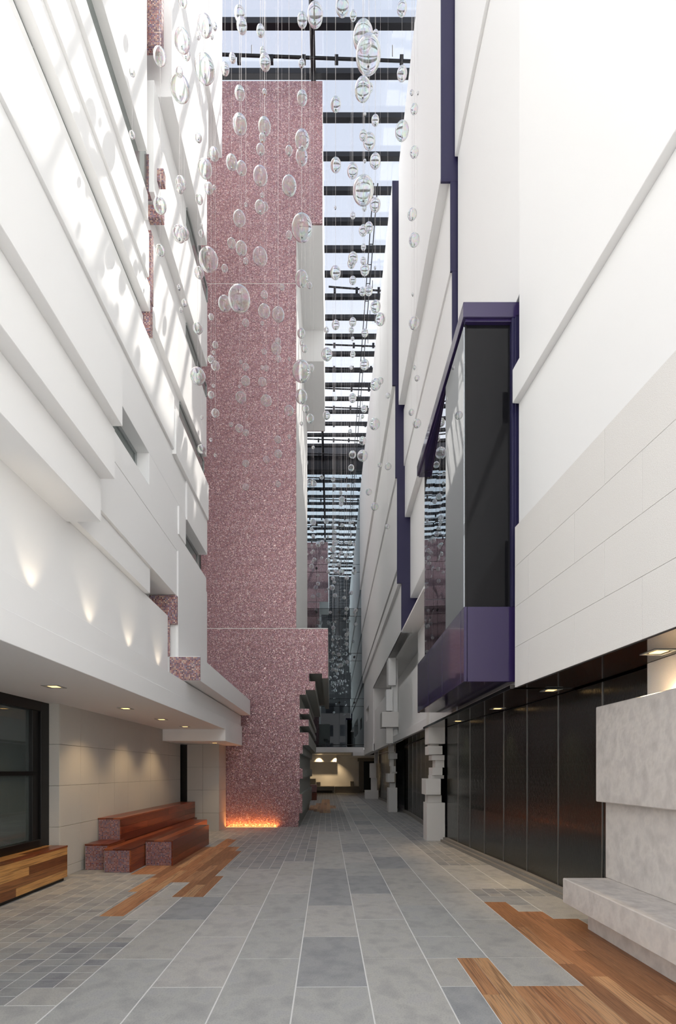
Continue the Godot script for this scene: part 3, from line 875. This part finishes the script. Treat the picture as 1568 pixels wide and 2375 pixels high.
func pillar(label: String, d: float, blocks: Array, deep: float, reach: float) -> void:
	var t := thing("stacked_pillar", label, "pillar", Vector3.ZERO, 0.0, "stacked block pillars before the black glass")
	for k in blocks.size():
		var a: Array = blocks[k]
		bx(t, "block", xat(a[0], d), maxf(xat(a[1], d), reach - (k % 3) * 0.06), maxf(yat(a[3], d), 0.0), yat(a[2], d), d + a[4], d + deep, M.granite, 0.003)

func make_glass_and_pillars() -> void:
	var p1 := [Vector2(3.07, 4.54), Vector2(3.05, 5.36), Vector2(3.0, 6.3), Vector2(2.95, 7.18), Vector2(2.88, 7.96), Vector2(2.8, 8.7), Vector2(2.74, 9.4), Vector2(2.69, 10.1), Vector2(2.65, 10.88)]
	glass_run("glass_cladding", "curved run of black brushed glass panels beside the concrete bench", p1)
	var p2 := []
	for k in 9: p2.append(Vector2([2.6, 2.7, 2.77, 2.82, 2.86, 2.89, 2.91, 2.92, 2.9][k], 11.5 + 0.92 * k))
	glass_run("glass_cladding", "run of black brushed glass panels between the two taller stacked pillars", p2)
	var p3 := []
	for k in 9: p3.append(Vector2([2.6, 2.75, 2.83, 2.88, 2.9, 2.9, 2.88, 2.84, 2.8][k], 19.3 + 1.1 * k))
	glass_run("glass_cladding", "farthest run of black glass panels beyond the second stacked pillar", p3)
	# kerbs below the glass
	var k1 := thing("kerb", "low grey stone kerb under the curved black glass", "kerb", Vector3.ZERO, 0.0, "", "structure")
	for i in p1.size() - 1:
		var a: Vector2 = p1[i]
		var b: Vector2 = p1[i + 1]
		var fa := 2.885 - 0.0815 * (a.y - 5.98)
		var fb := 2.885 - 0.0815 * (b.y - 5.98)
		prism(k1, "kerb_stone", [Vector2(minf(fa, a.x - 0.03), a.y + 0.002), Vector2(minf(fb, b.x - 0.03), b.y - 0.002), Vector2(b.x + 0.1, b.y - 0.002), Vector2(a.x + 0.1, a.y + 0.002)], 0.0, 0.055, M.granite_grey)
		prism(k1, "kerb_stone", [Vector2(minf(fa + 0.06, a.x - 0.015), a.y + 0.002), Vector2(minf(fb + 0.06, b.x - 0.015), b.y - 0.002), Vector2(b.x + 0.1, b.y - 0.002), Vector2(a.x + 0.1, a.y + 0.002)], 0.055, 0.1, M.granite_grey)
	for run in [p2, p3]:
		var kk := thing("kerb", "low grey stone kerb under the black glass " + ("between the stacked pillars" if run == p2 else "beyond the second stacked pillar"), "kerb", Vector3.ZERO, 0.0, "", "structure")
		for i in run.size() - 1:
			prism(kk, "kerb_stone", [Vector2(run[i].x - 0.08, run[i].y + 0.002), Vector2(run[i + 1].x - 0.08, run[i + 1].y - 0.002), Vector2(run[i + 1].x + 0.1, run[i + 1].y - 0.002), Vector2(run[i].x + 0.1, run[i].y + 0.002)], 0.0, 0.1, M.granite_grey)
	pillar("tall pillar of stacked pale stone blocks below the purple bay window", 11.0, [[990, 1010, 1862, 1953, 0.0], [994, 1013, 1845, 1862, 0.08], [986, 1006, 1806, 1843, -0.1], [1002, 1022, 1798, 1806, 0.1], [1003, 1023, 1780, 1798, 0.0], [1012, 1033, 1763, 1780, 0.1], [1003, 1020, 1751, 1763, 0.05], [994, 1018, 1730, 1750, 0.0], [1000, 1018, 1725, 1730, 0.12], [994, 1015, 1684, 1725, 0.0], [998, 1061, 1640, 1684, 0.1]], 0.42, 2.62)
	pillar("stacked pillar of pale blocks standing under the loggia column", 18.8, [[901, 909, 1827, 1884, 0.0], [905, 912, 1815, 1827, 0.1], [898, 906, 1794, 1814, -0.1], [908, 915, 1790, 1794, 0.1], [908, 916, 1777, 1790, 0.0], [906, 912, 1760, 1777, 0.12], [904, 912, 1747, 1760, 0.0], [905, 912, 1744, 1747, 0.1], [904, 912, 1712, 1744, 0.0]], 0.5, 2.6)
	pillar("stacked pale pillar with an L shaped block seat by the far dark doorway", 27.6, [[847, 862, 1833, 1853, 0.0], [862, 872, 1804, 1853, 0.1], [859, 868, 1770, 1804, 0.0], [870, 876, 1740, 1770, 0.1]], 0.6, 2.72)

func make_concrete_bench() -> void:
	var t := thing("concrete_bench", "cast concrete bench with a thick floating seat and slab backrest", "bench")
	bx(t, "seat", 2.37, 2.86, 0.26, 0.51, BACK, 4.9, M.concrete, 0.008)
	bx(t, "plinth", 2.6, 2.86, 0.0, 0.26, BACK, 4.85, M.concrete, 0.006)
	bx(t, "back_wall", 2.82, 2.98, 0.51, 1.5, BACK, 4.92, M.concrete, 0.006)
	bx(t, "back_slab", 2.72, 2.98, 1.29, 2.26, BACK, 4.92, M.concrete, 0.008)
	# stone wall behind the backrest
	var w := thing("wall_bench", "pale granite wall lit by a downlight behind the concrete bench", "wall", Vector3.ZERO, 0.0, "", "structure")
	bx(w, "joint_backing", 3.0, 3.35, 0.0, 2.62, BACK, 4.5, M.joint)
	var d := BACK + 0.2
	while d < 4.4:
		for r in 5:
			bx(w, "stone_panel", 2.985, 3.01, 0.003 + 0.524 * r, 0.521 + 0.524 * r, d + 0.002, minf(d + 0.62, 4.52) - 0.002, M.granite, 0.001)
		d += 0.62

# ------------------------------------------------------------------ far end
func make_far_end() -> void:
	var t := thing("wall_back", "tall mirrored glass curtain wall closing the far end above the passage", "glass wall", Vector3.ZERO, 0.0, "", "structure")
	var D := 31.0
	var ys := [3.18, 5.8, 6.3, 8.75, 9.25, 11.65, 12.15, 14.5, 15.0, 17.3, 17.85, 21.0]
	var xs := [-3.9, -0.95, 0.53, 2.3]
	for i in ys.size() - 1:
		for j in 3:
			var o := bx(t, "glass_pane", xs[j] + 0.006, xs[j + 1] - 0.006, ys[i] + 0.012, ys[i + 1] - 0.012, D, D + 0.02, M.mirror_glass if ys[i] > 12.0 else M.mirror_glass_dimmed, 0.0)
			o.rotation = Vector3(rng.randf_range(-0.0015, 0.0015), rng.randf_range(-0.0015, 0.0015), 0)
	bx(t, "backing", -4.0, 2.4, 3.1, 22.2, D + 0.05, D + 0.2, M.steel)
	bx(t, "header", -4.0, 2.5, 21.0, 22.5, D - 0.25, D + 0.1, M.steel)
	bx(t, "floor_edge", -4.0, 2.12, 2.83, 3.16, D - 0.1, D + 5.4, M.white)
	bx(t, "lower_edge", 1.4, 3.4, 2.6, 2.84, D - 0.5, D + 5.4, M.white)
	bx(t, "rail", -4.0, 2.2, 3.3, 3.34, D - 0.06, D - 0.02, M.black_frame)
	for y in [[5.8, 6.3], [8.75, 9.25], [11.65, 12.15], [14.5, 15.0], [17.3, 17.85]]:
		for x in [-0.95, 0.53, 1.5]:
			var o := bx(t, "spider_fitting", x - 0.06, x + 0.06, (y[0] + y[1]) / 2.0 - 0.05, (y[0] + y[1]) / 2.0 + 0.05, D - 0.08, D - 0.01, M.black_frame)
			o.rotation.z = 0.6
	var w := thing("wall_end", "white wall at the end of the passage with stepped stone benches before it", "wall", Vector3.ZERO, 0.0, "", "structure")
	bx(w, "panel", -4.0, 2.1, 0.0, 2.84, 36.2, 36.5, M.white)
	bx(w, "panel", 2.1, 2.45, 0.0, 2.84, 36.0, 36.5, M.granite_grey)
	bx(w, "bulkhead", -4.0, 0.4, 2.3, 2.84, 35.6, 36.2, M.white)
	bx(w, "bulkhead", 2.0, 3.4, 2.35, 2.84, 35.8, 36.5, M.granite_grey)
	bx(w, "side", -4.2, -4.0, 0.0, 3.0, 20.6, 36.5, M.white)
	var dr := thing("door_1", "dark doorway at the far end beside the white wall", "door", Vector3.ZERO, 0.0, "", "structure")
	bx(dr, "leaf", 2.45, 3.4, 0.0, 2.4, 36.2, 36.3, M.black_frame)
	var lf: Node3D = dr.get_child(0)
	bx(lf, "handle", -0.03, 0.0, -0.3, 0.1, 0.06, 0.1, M.chrome)
	var bl := [[-2.1, -1.15, 0.1, 1.05, 35.4, 36.18], [-2.3, 0.25, 0.2, 0.5, 34.9, 36.18], [-1.1, -0.8, 0.5, 0.8, 35.4, 36.18], [0.28, 2.1, 0.0, 0.48, 35.3, 36.18], [1.45, 1.7, 0.48, 0.85, 35.6, 36.18]]
	var bt := thing("stone_bench", "stepped grey stone bench against the far white wall", "bench")
	for a in bl: bx(bt, "block", a[0], a[1], a[2], a[3], a[4], a[5], M.granite_grey)
	bx(bt, "plinth", -2.1, 0.1, 0.0, 0.2, 35.4, 36.1, M.granite_grey)
	var rb := thing("block_stool", "small stack of red timber and mosaic blocks by the tower's far corner", "stool")
	bx(rb, "block", -1.75, -1.35, 0.0, 0.4, 24.5, 25.6, M.seat0)
	bx(rb, "block", -1.15, -0.8, 0.0, 0.42, 26.5, 27.4, M.seat1)
	bx(rb, "block", -1.15, -0.8, 0.45, 0.85, 26.5, 27.4, M.seat_mosaic)
	for k in 3:
		downlight([-0.9, 0.35, 1.5][k], 2.82 if k else 2.82, 35.3, "recessed downlight grazing the white wall at the passage end", "downlights at the passage end", 0.9, Vector3(0, -1, -0.35), 40.0)

# ------------------------------------------------------------------ buildings added behind the camera for reflections
func make_street() -> void:
	var t := thing("mirrored_building", "unseen dark brick building added across the street for the glass to mirror", "building")  # unseen, added so the end glass and mosaic mirror something dark
	bx(t, "facade", -22.0, 22.0, 0.0, 14.0, -41.0, -40.0, flat(Color(0.2, 0.18, 0.18), 0.8))
	for i in 9:
		for j in 3:
			bx(t, "window", -14.0 + 3.2 * i, -12.2 + 3.2 * i, 1.5 + 3.8 * j, 3.9 + 3.8 * j, -40.02, -39.98, M.bay_glass_dark)

	var k := thing("reflection_blocker", "unseen slim dark block added to darken the reflection in the end glass", "building")  # unseen, added on axis to hide the sky patch in the end glass
	bx(k, "shaft", -5.0, 5.0, 0.0, 44.0, -52.0, -42.0, flat(Color(0.1, 0.1, 0.11), 0.8))
	for i in 3:
		for j in 10:
			bx(k, "window", -4.0 + 3.0 * i, -2.2 + 3.0 * i, 1.5 + 4.2 * j, 3.9 + 4.2 * j, -42.0, -41.96, M.bay_glass_dark)

# ------------------------------------------------------------------ roof
func make_roof() -> void:
	var t := thing("ceiling", "glass roof on dark steel beams high above the passage", "ceiling", Vector3.ZERO, 0.0, "", "structure")
	var d0 := 12.92
	for k in range(-16, 20):
		var d := d0 + 0.929 * k
		if d > 30.9: break
		bx(t, "beam", -4.2, 4.2, ROOF, ROOF + 0.16, d - 0.07, d + 0.07, M.steel)
		bx(t, "roof_pane", -4.2, -0.52, ROOF + 0.17, ROOF + 0.185, d + 0.01, d + 0.919, M.pane, 0.0)
		bx(t, "roof_pane", -0.5, 4.2, ROOF + 0.17, ROOF + 0.185, d + 0.01, d + 0.919, M.pane, 0.0)
	bx(t, "ridge_beam", -0.58, -0.44, ROOF - 0.1, ROOF + 0.15, BACK, 31.0, M.steel)
	# hanging rails with clamps
	for k in 14:
		var d: float = 13.25 + 1.27 * k
		if k > 0 and k < 5: continue
		var left := -0.1 if d > 13.6 and d < 20.8 else -3.2
		bar(t, "rail", Vector3(left, ROOF - 0.25, -d), Vector3(2.4, ROOF - 0.45, -d), 0.035, M.steel)
		for j in 6:
			if -2.6 + 0.9 * j < left: continue
			bx(t, "clamp", -2.6 + 0.9 * j, -2.5 + 0.9 * j, ROOF - 0.5, ROOF - 0.3, d - 0.04, d + 0.04, M.steel)
		for j in 2:
			if -2.2 + 3.9 * j < left: continue
			bar(t, "hanger", Vector3(-2.2 + 3.9 * j, ROOF - 0.3, -d), Vector3(-2.2 + 3.9 * j, ROOF, -d), 0.012, M.steel)
	# ladder truss along the roof
	for x in [1.42, 1.56]:
		bar(t, "truss_chord", Vector3(x, ROOF - 0.45, -16.0), Vector3(x, ROOF - 0.45, -31.0), 0.02, M.steel)
	for k in 20:
		bar(t, "truss_rung", Vector3(1.42, ROOF - 0.45, -16.4 - 0.72 * k), Vector3(1.56, ROOF - 0.45, -16.4 - 0.72 * k), 0.014, M.steel)
	# high glazing over the lower wall on one side
	var g := thing("window_11", "high glazed strip between the white wall top and the roof", "window", Vector3.ZERO, 0.0, "", "structure")
	for k in range(-1, 11):
		var d := 2.8 * k
		bx(g, "pane", 3.3, 3.315, 19.6, ROOF, d + 0.03, d + 2.77, M.pane, 0.0)
		bx(g, "mullion", 3.27, 3.34, 19.6, ROOF, d - 0.03, d + 0.03, M.steel)

# ------------------------------------------------------------------ glass bubbles
func bubble_mesh(seed_: int) -> ArrayMesh:
	# a blown shell: an outer sphere and the inner face of its wall
	var sp := SphereMesh.new()
	sp.radius = 0.5; sp.height = 1.0
	sp.radial_segments = 40; sp.rings = 20
	var n := FastNoiseLite.new()
	n.seed = seed_
	n.frequency = 1.1
	n.fractal_octaves = 2
	var m := ArrayMesh.new()
	var arr := sp.get_mesh_arrays()
	var vert: PackedVector3Array = arr[Mesh.ARRAY_VERTEX]
	var norm: PackedVector3Array = arr[Mesh.ARRAY_NORMAL]
	var index: PackedInt32Array = arr[Mesh.ARRAY_INDEX]
	var st := SurfaceTool.new()
	st.begin(Mesh.PRIMITIVE_TRIANGLES)
	for side in 2:
		for i in range(0, index.size(), 3):
			for k in ([0, 1, 2] if side == 0 else [0, 2, 1]):
				var q := vert[index[i + k]]
				var h := 0.55 + 1.1 * n.get_noise_3d(q.x * 1.6 + seed_, q.y * 3.0, q.z * 1.6)
				st.set_color(Color.from_hsv(fposmod(h, 1.0), 0.1, 1.0))
				st.set_normal(norm[index[i + k]] * (1.0 if side == 0 else -1.0))
				st.add_vertex(q * (1.0 if side == 0 else 0.935))
	st.index()
	return st.commit()

# leaves out the very smallest marks, which show as a dot only
func all_small(list: Array) -> void:
	for i in range(list.size() - 1, -1, -1):
		if list[i][2] < 17: list.remove_at(i)

func make_bubbles() -> void:
	# as seen in three crops of the photograph: [x, y, width]; turned into photograph pixels below
	var top := [[38, 150, 85], [95, 155, 32], [38, 405, 115], [242, 82, 62], [255, 150, 62], [365, 180, 48], [378, 302, 35], [392, 365, 66], [200, 340, 40], [157, 405, 50], [610, 118, 58], [685, 88, 92], [606, 372, 36], [845, 35, 78], [909, 92, 40], [967, 215, 118], [997, 322, 146], [1040, 200, 34], [1195, 50, 58], [965, 525, 95], [1005, 515, 40], [1195, 432, 60], [806, 612, 60], [1253, 543, 24], [1288, 543, 12], [243, 548, 60], [388, 537, 24], [609, 575, 60], [243, 730, 84], [388, 742, 74], [375, 808, 38], [364, 877, 48], [532, 884, 42], [609, 822, 84], [607, 920, 70], [977, 668, 16], [1038, 706, 46], [968, 795, 46], [1003, 830, 70], [1195, 768, 80], [1267, 640, 44], [1267, 893, 50], [195, 953, 66], [253, 988, 62], [364, 1032, 84], [533, 1090, 86], [806, 968, 62], [905, 1002, 64], [968, 1118, 124], [977, 943, 16], [1038, 945, 64], [374, 1146, 22], [362, 1215, 60], [390, 1213, 40], [279, 1201, 20], [240, 1282, 72], [608, 1337, 122], [531, 1380, 38], [195, 1428, 50], [252, 1458, 66], [362, 1506, 86], [278, 1532, 30], [804, 1217, 14], [907, 1265, 30], [975, 1220, 28], [1038, 1202, 62], [967, 1352, 50], [1000, 1335, 50], [1255, 1258, 54], [1267, 1408, 62], [969, 1450, 30], [907, 1515, 56], [898, 1545, 46], [968, 1530, 34], [977, 1583, 54], [1037, 1570, 14], [804, 1600, 62], [906, 1645, 40], [606, 1635, 78], [653, 1675, 30], [490, 1685, 30], [387, 1730, 40], [1258, 1727, 14], [963, 1710, 40], [1000, 1705, 48], [155, 1575, 38], [60, 1525, 112], [93, 905, 58], [40, 990, 82], [62, 1105, 52], [93, 1100, 20], [5, 1170, 44], [5, 810, 34], [18, 1320, 16], [18, 1370, 32], [5, 1600, 56], [80, 215, 20]]
	var mid := [[240, 135, 128], [155, 163, 76], [386, 208, 70], [469, 226, 72], [75, 240, 32], [5, 310, 44], [278, 276, 40], [375, 277, 22], [906, 270, 42], [806, 287, 46], [898, 318, 30], [1040, 180, 60], [977, 335, 40], [752, 318, 30], [1068, 255, 60], [1266, 277, 60], [467, 383, 34], [456, 428, 60], [469, 488, 34], [386, 446, 28], [100, 405, 36], [89, 450, 20], [75, 490, 40], [100, 527, 50], [191, 492, 16], [251, 504, 22], [278, 535, 40], [375, 537, 22], [398, 541, 32], [532, 486, 18], [604, 337, 48], [607, 395, 24], [624, 428, 36], [655, 456, 12], [754, 460, 64], [905, 368, 20], [906, 460, 32], [897, 538, 20], [975, 520, 54], [1040, 637, 60], [1068, 615, 36], [1285, 425, 14], [1268, 537, 20], [1283, 600, 30], [605, 560, 108], [660, 540, 40], [278, 616, 52], [375, 622, 48], [469, 653, 16], [241, 648, 18], [250, 714, 64], [398, 733, 64], [75, 698, 38], [89, 644, 20], [100, 805, 46], [531, 790, 56], [604, 708, 72], [629, 780, 40], [655, 837, 48], [805, 718, 22], [905, 716, 46], [752, 818, 44], [973, 780, 38], [963, 824, 22], [1113, 702, 28], [1250, 800, 34], [1283, 865, 48], [193, 872, 26], [240, 894, 46], [280, 920, 36], [605, 866, 20], [605, 972, 20], [674, 1006, 18], [466, 960, 40], [532, 943, 20], [890, 912, 24], [907, 938, 14], [963, 967, 44], [1034, 868, 62], [1065, 953, 14], [74, 961, 20], [99, 1051, 18], [399, 1078, 42], [468, 1044, 46], [278, 1100, 40], [20, 1016, 50], [625, 1095, 38], [777, 1064, 14], [794, 1083, 16], [905, 1048, 42], [963, 1055, 62], [1065, 1108, 26], [1113, 1117, 38], [897, 1126, 36], [467, 1222, 34], [278, 1238, 38], [724, 1182, 24], [790, 1195, 22], [655, 1212, 44], [677, 1217, 34], [797, 1233, 22], [880, 1232, 18], [625, 1280, 34], [724, 1277, 16], [836, 1273, 20], [843, 1310, 34], [838, 1337, 26], [1035, 1352, 44], [1000, 1267, 36], [1110, 1470, 28], [15, 590, 56], [20, 830, 18]]
	var side := [[1258, 5, 60], [1253, 280, 110], [1280, 370, 60], [1365, 248, 34], [1100, 388, 86], [910, 500, 40], [1240, 610, 130], [1235, 495, 50], [1367, 950, 46], [910, 928, 40], [1245, 1262, 72], [1238, 1300, 50], [1102, 1415, 86], [1235, 1610, 90], [1270, 1610, 66], [1103, 1725, 64], [1233, 1977, 28], [1270, 2085, 40], [1247, 2132, 24], [1362, 2260, 66], [1362, 2590, 104]]
	var low := [[305, 75, 95], [505, 60, 78], [618, 60, 44], [605, 113, 46], [750, 120, 56], [640, 157, 44], [870, 82, 46], [910, 70, 36], [280, 178, 54], [300, 195, 40], [620, 218, 56], [650, 228, 34], [310, 290, 62], [530, 300, 40], [482, 325, 34], [626, 302, 74], [883, 255, 34], [885, 292, 30], [448, 380, 62], [637, 388, 92], [380, 418, 72], [738, 394, 32], [787, 386, 30], [868, 390, 66], [930, 415, 48], [608, 485, 100], [530, 487, 38], [738, 475, 34], [845, 475, 40], [282, 428, 30], [308, 515, 42], [280, 542, 34], [210, 562, 38], [737, 540, 60], [645, 572, 50], [600, 600, 70], [703, 585, 48], [805, 583, 66], [880, 572, 56], [925, 525, 36], [438, 620, 42], [530, 662, 84], [638, 658, 62], [733, 672, 34], [785, 678, 34], [930, 645, 40], [325, 645, 60], [300, 682, 44], [283, 750, 76], [703, 725, 66], [617, 745, 58], [540, 830, 60], [650, 830, 70], [732, 838, 100], [932, 835, 76], [823, 925, 66], [610, 935, 68], [380, 885, 46], [630, 990, 46], [595, 1075, 90], [380, 1015, 60], [530, 1097, 40], [785, 1118, 32], [885, 1155, 66], [302, 1210, 62], [640, 1195, 70], [782, 1228, 54]]
	all_small(mid)
	var all := []
	for a in top: all.append([460 + a[0] * 0.3954, a[1] * 0.3954, a[2] * 0.3954])
	for a in mid: all.append([460 + a[0] * 0.3954, 640 + a[1] * 0.3954, a[2] * 0.3954])
	for a in side: all.append([a[0] * 0.3368, a[1] * 0.3368, a[2] * 0.3368])
	for a in low: all.append([680 + a[0] * 0.1516, 1200 + a[1] * 0.1516, a[2] * 0.1516])
	for k in 28: all.append([rng.randf_range(766, 826), rng.randf_range(1412, 1560), rng.randf_range(4.0, 10.0)])  # extra bubbles added in place of the cluster reflected in the end glass
	var shells := [bubble_mesh(3), bubble_mesh(14), bubble_mesh(25), bubble_mesh(36)]
	var cap := box_mesh(Vector3(0.022, 0.03, 0.022), 0.004)
	var taken := []
	for a in all:
		var px: float = a[0]
		var py: float = a[1]
		var wd: float = a[2]
		# the distance: about 12 m up, before the tower, the facades and the roof, with a usual size of 8 to 45 cm
		var d := clampf(F * 10.6 / (CY - py), 7.5, 27.0) * rng.randf_range(0.88, 1.08)
		if px < 690 or (px < 752 and py < 840): d = minf(d, 11.4 + rng.randf() * 1.6)
		if px < CX: d = minf(d, 2.35 * F / (CX - px))
		if px > 868: d = minf(d, 1.62 * F / (px - CX))
		if xat(px, d) < -0.05 and px > 690 and d > 13.2 and d < 21.5: d = 13.0 if d < 16.0 else 23.5
		var dia := clampf(wd * d / F, 0.07, 0.44)
		d = minf(dia * F / wd, d)
		d = minf(d, (ROOF - 0.6 - EYE) * F / (CY - py))
		dia = wd * d / F
		for tries in 40:
			var clear := true
			for q in taken:
				if Vector2(xat(px, d) - q[0], d - q[1]).length() < (dia + q[2]) * 0.5 + 0.012:
					clear = false
					break
			if clear: break
			d *= 0.985
			dia = wd * d / F
		taken.append([xat(px, d), d, dia])
		var size := "large" if dia > 0.27 else ("medium" if dia > 0.15 else "small")
		var place := "above the passage beside the tower"
		if px < 480: place = "in front of the stepped white panels"
		elif px < 690 and d < 13.5: place = "in front of the pink tower"
		elif px > 868: place = "by the purple ended wall"
		elif d > 16.0: place = "beyond the tower"
		var high := yat(py, d)
		place = ("near the roof " if high > 15.0 else ("at mid height " if high > 10.0 else "low down ")) + place
		var t := thing("glass_bubble", "%s clear iridescent glass bubble hanging %s" % [size, place], "glass bubble", Vector3(xat(px, d), yat(py, d), -d), rng.randf() * TAU, "%s glass bubbles %s" % [size, place])
		var o := MeshInstance3D.new()
		o.name = "shell"
		o.mesh = shells[rng.randi() % 4]
		o.material_override = M.bubble
		o.scale = Vector3(dia, dia * rng.randf_range(0.96, 1.0), dia)
		t.add_child(o, true)
		var c := MeshInstance3D.new()
		c.name = "fitting"
		c.mesh = cap
		c.material_override = M.chrome
		c.position = Vector3(0, -dia * 0.44, 0)
		t.add_child(c, true)
		bar(t, "cord", Vector3(0, -dia * 0.44, 0), Vector3(0, ROOF + 0.172 - yat(py, d), 0), 0.001, M.cord, 4)

# ------------------------------------------------------------------ build
func _ready() -> void:
	rng.seed = 20240
	make_camera_and_light()
	make_materials()
	make_floor()
	make_roof()
	make_left()
	make_right()
	make_street()
	make_far_end()
	make_tower()
	make_glass_and_pillars()
	make_bay()
	make_seating()
	make_concrete_bench()
	for k in 4:
		downlight(-3.3, 2.61, [5.7, 7.68, 9.3, 10.8][k], "square recessed downlight in the white canopy over the timber seating", "canopy downlights", 0.42, Vector3(-0.22, -1, 0), 48.0)
	downlight(-3.0, 2.33, 12.3, "small downlight in the dropped beam before the stone return wall", "", 0.4)
	downlight(2.8, 2.62, 4.09, "square downlight over the concrete bench lighting the granite wall", "", 1.4, Vector3(0.15, -1, 0))
	for k in 3:
		downlight([2.74, 2.68, 2.55][k], 2.61, [5.96, 7.7, 9.6][k], "square downlight in the mirrored soffit over the curved black glass", "downlights over the black glass", 0.6)
	make_bubbles()
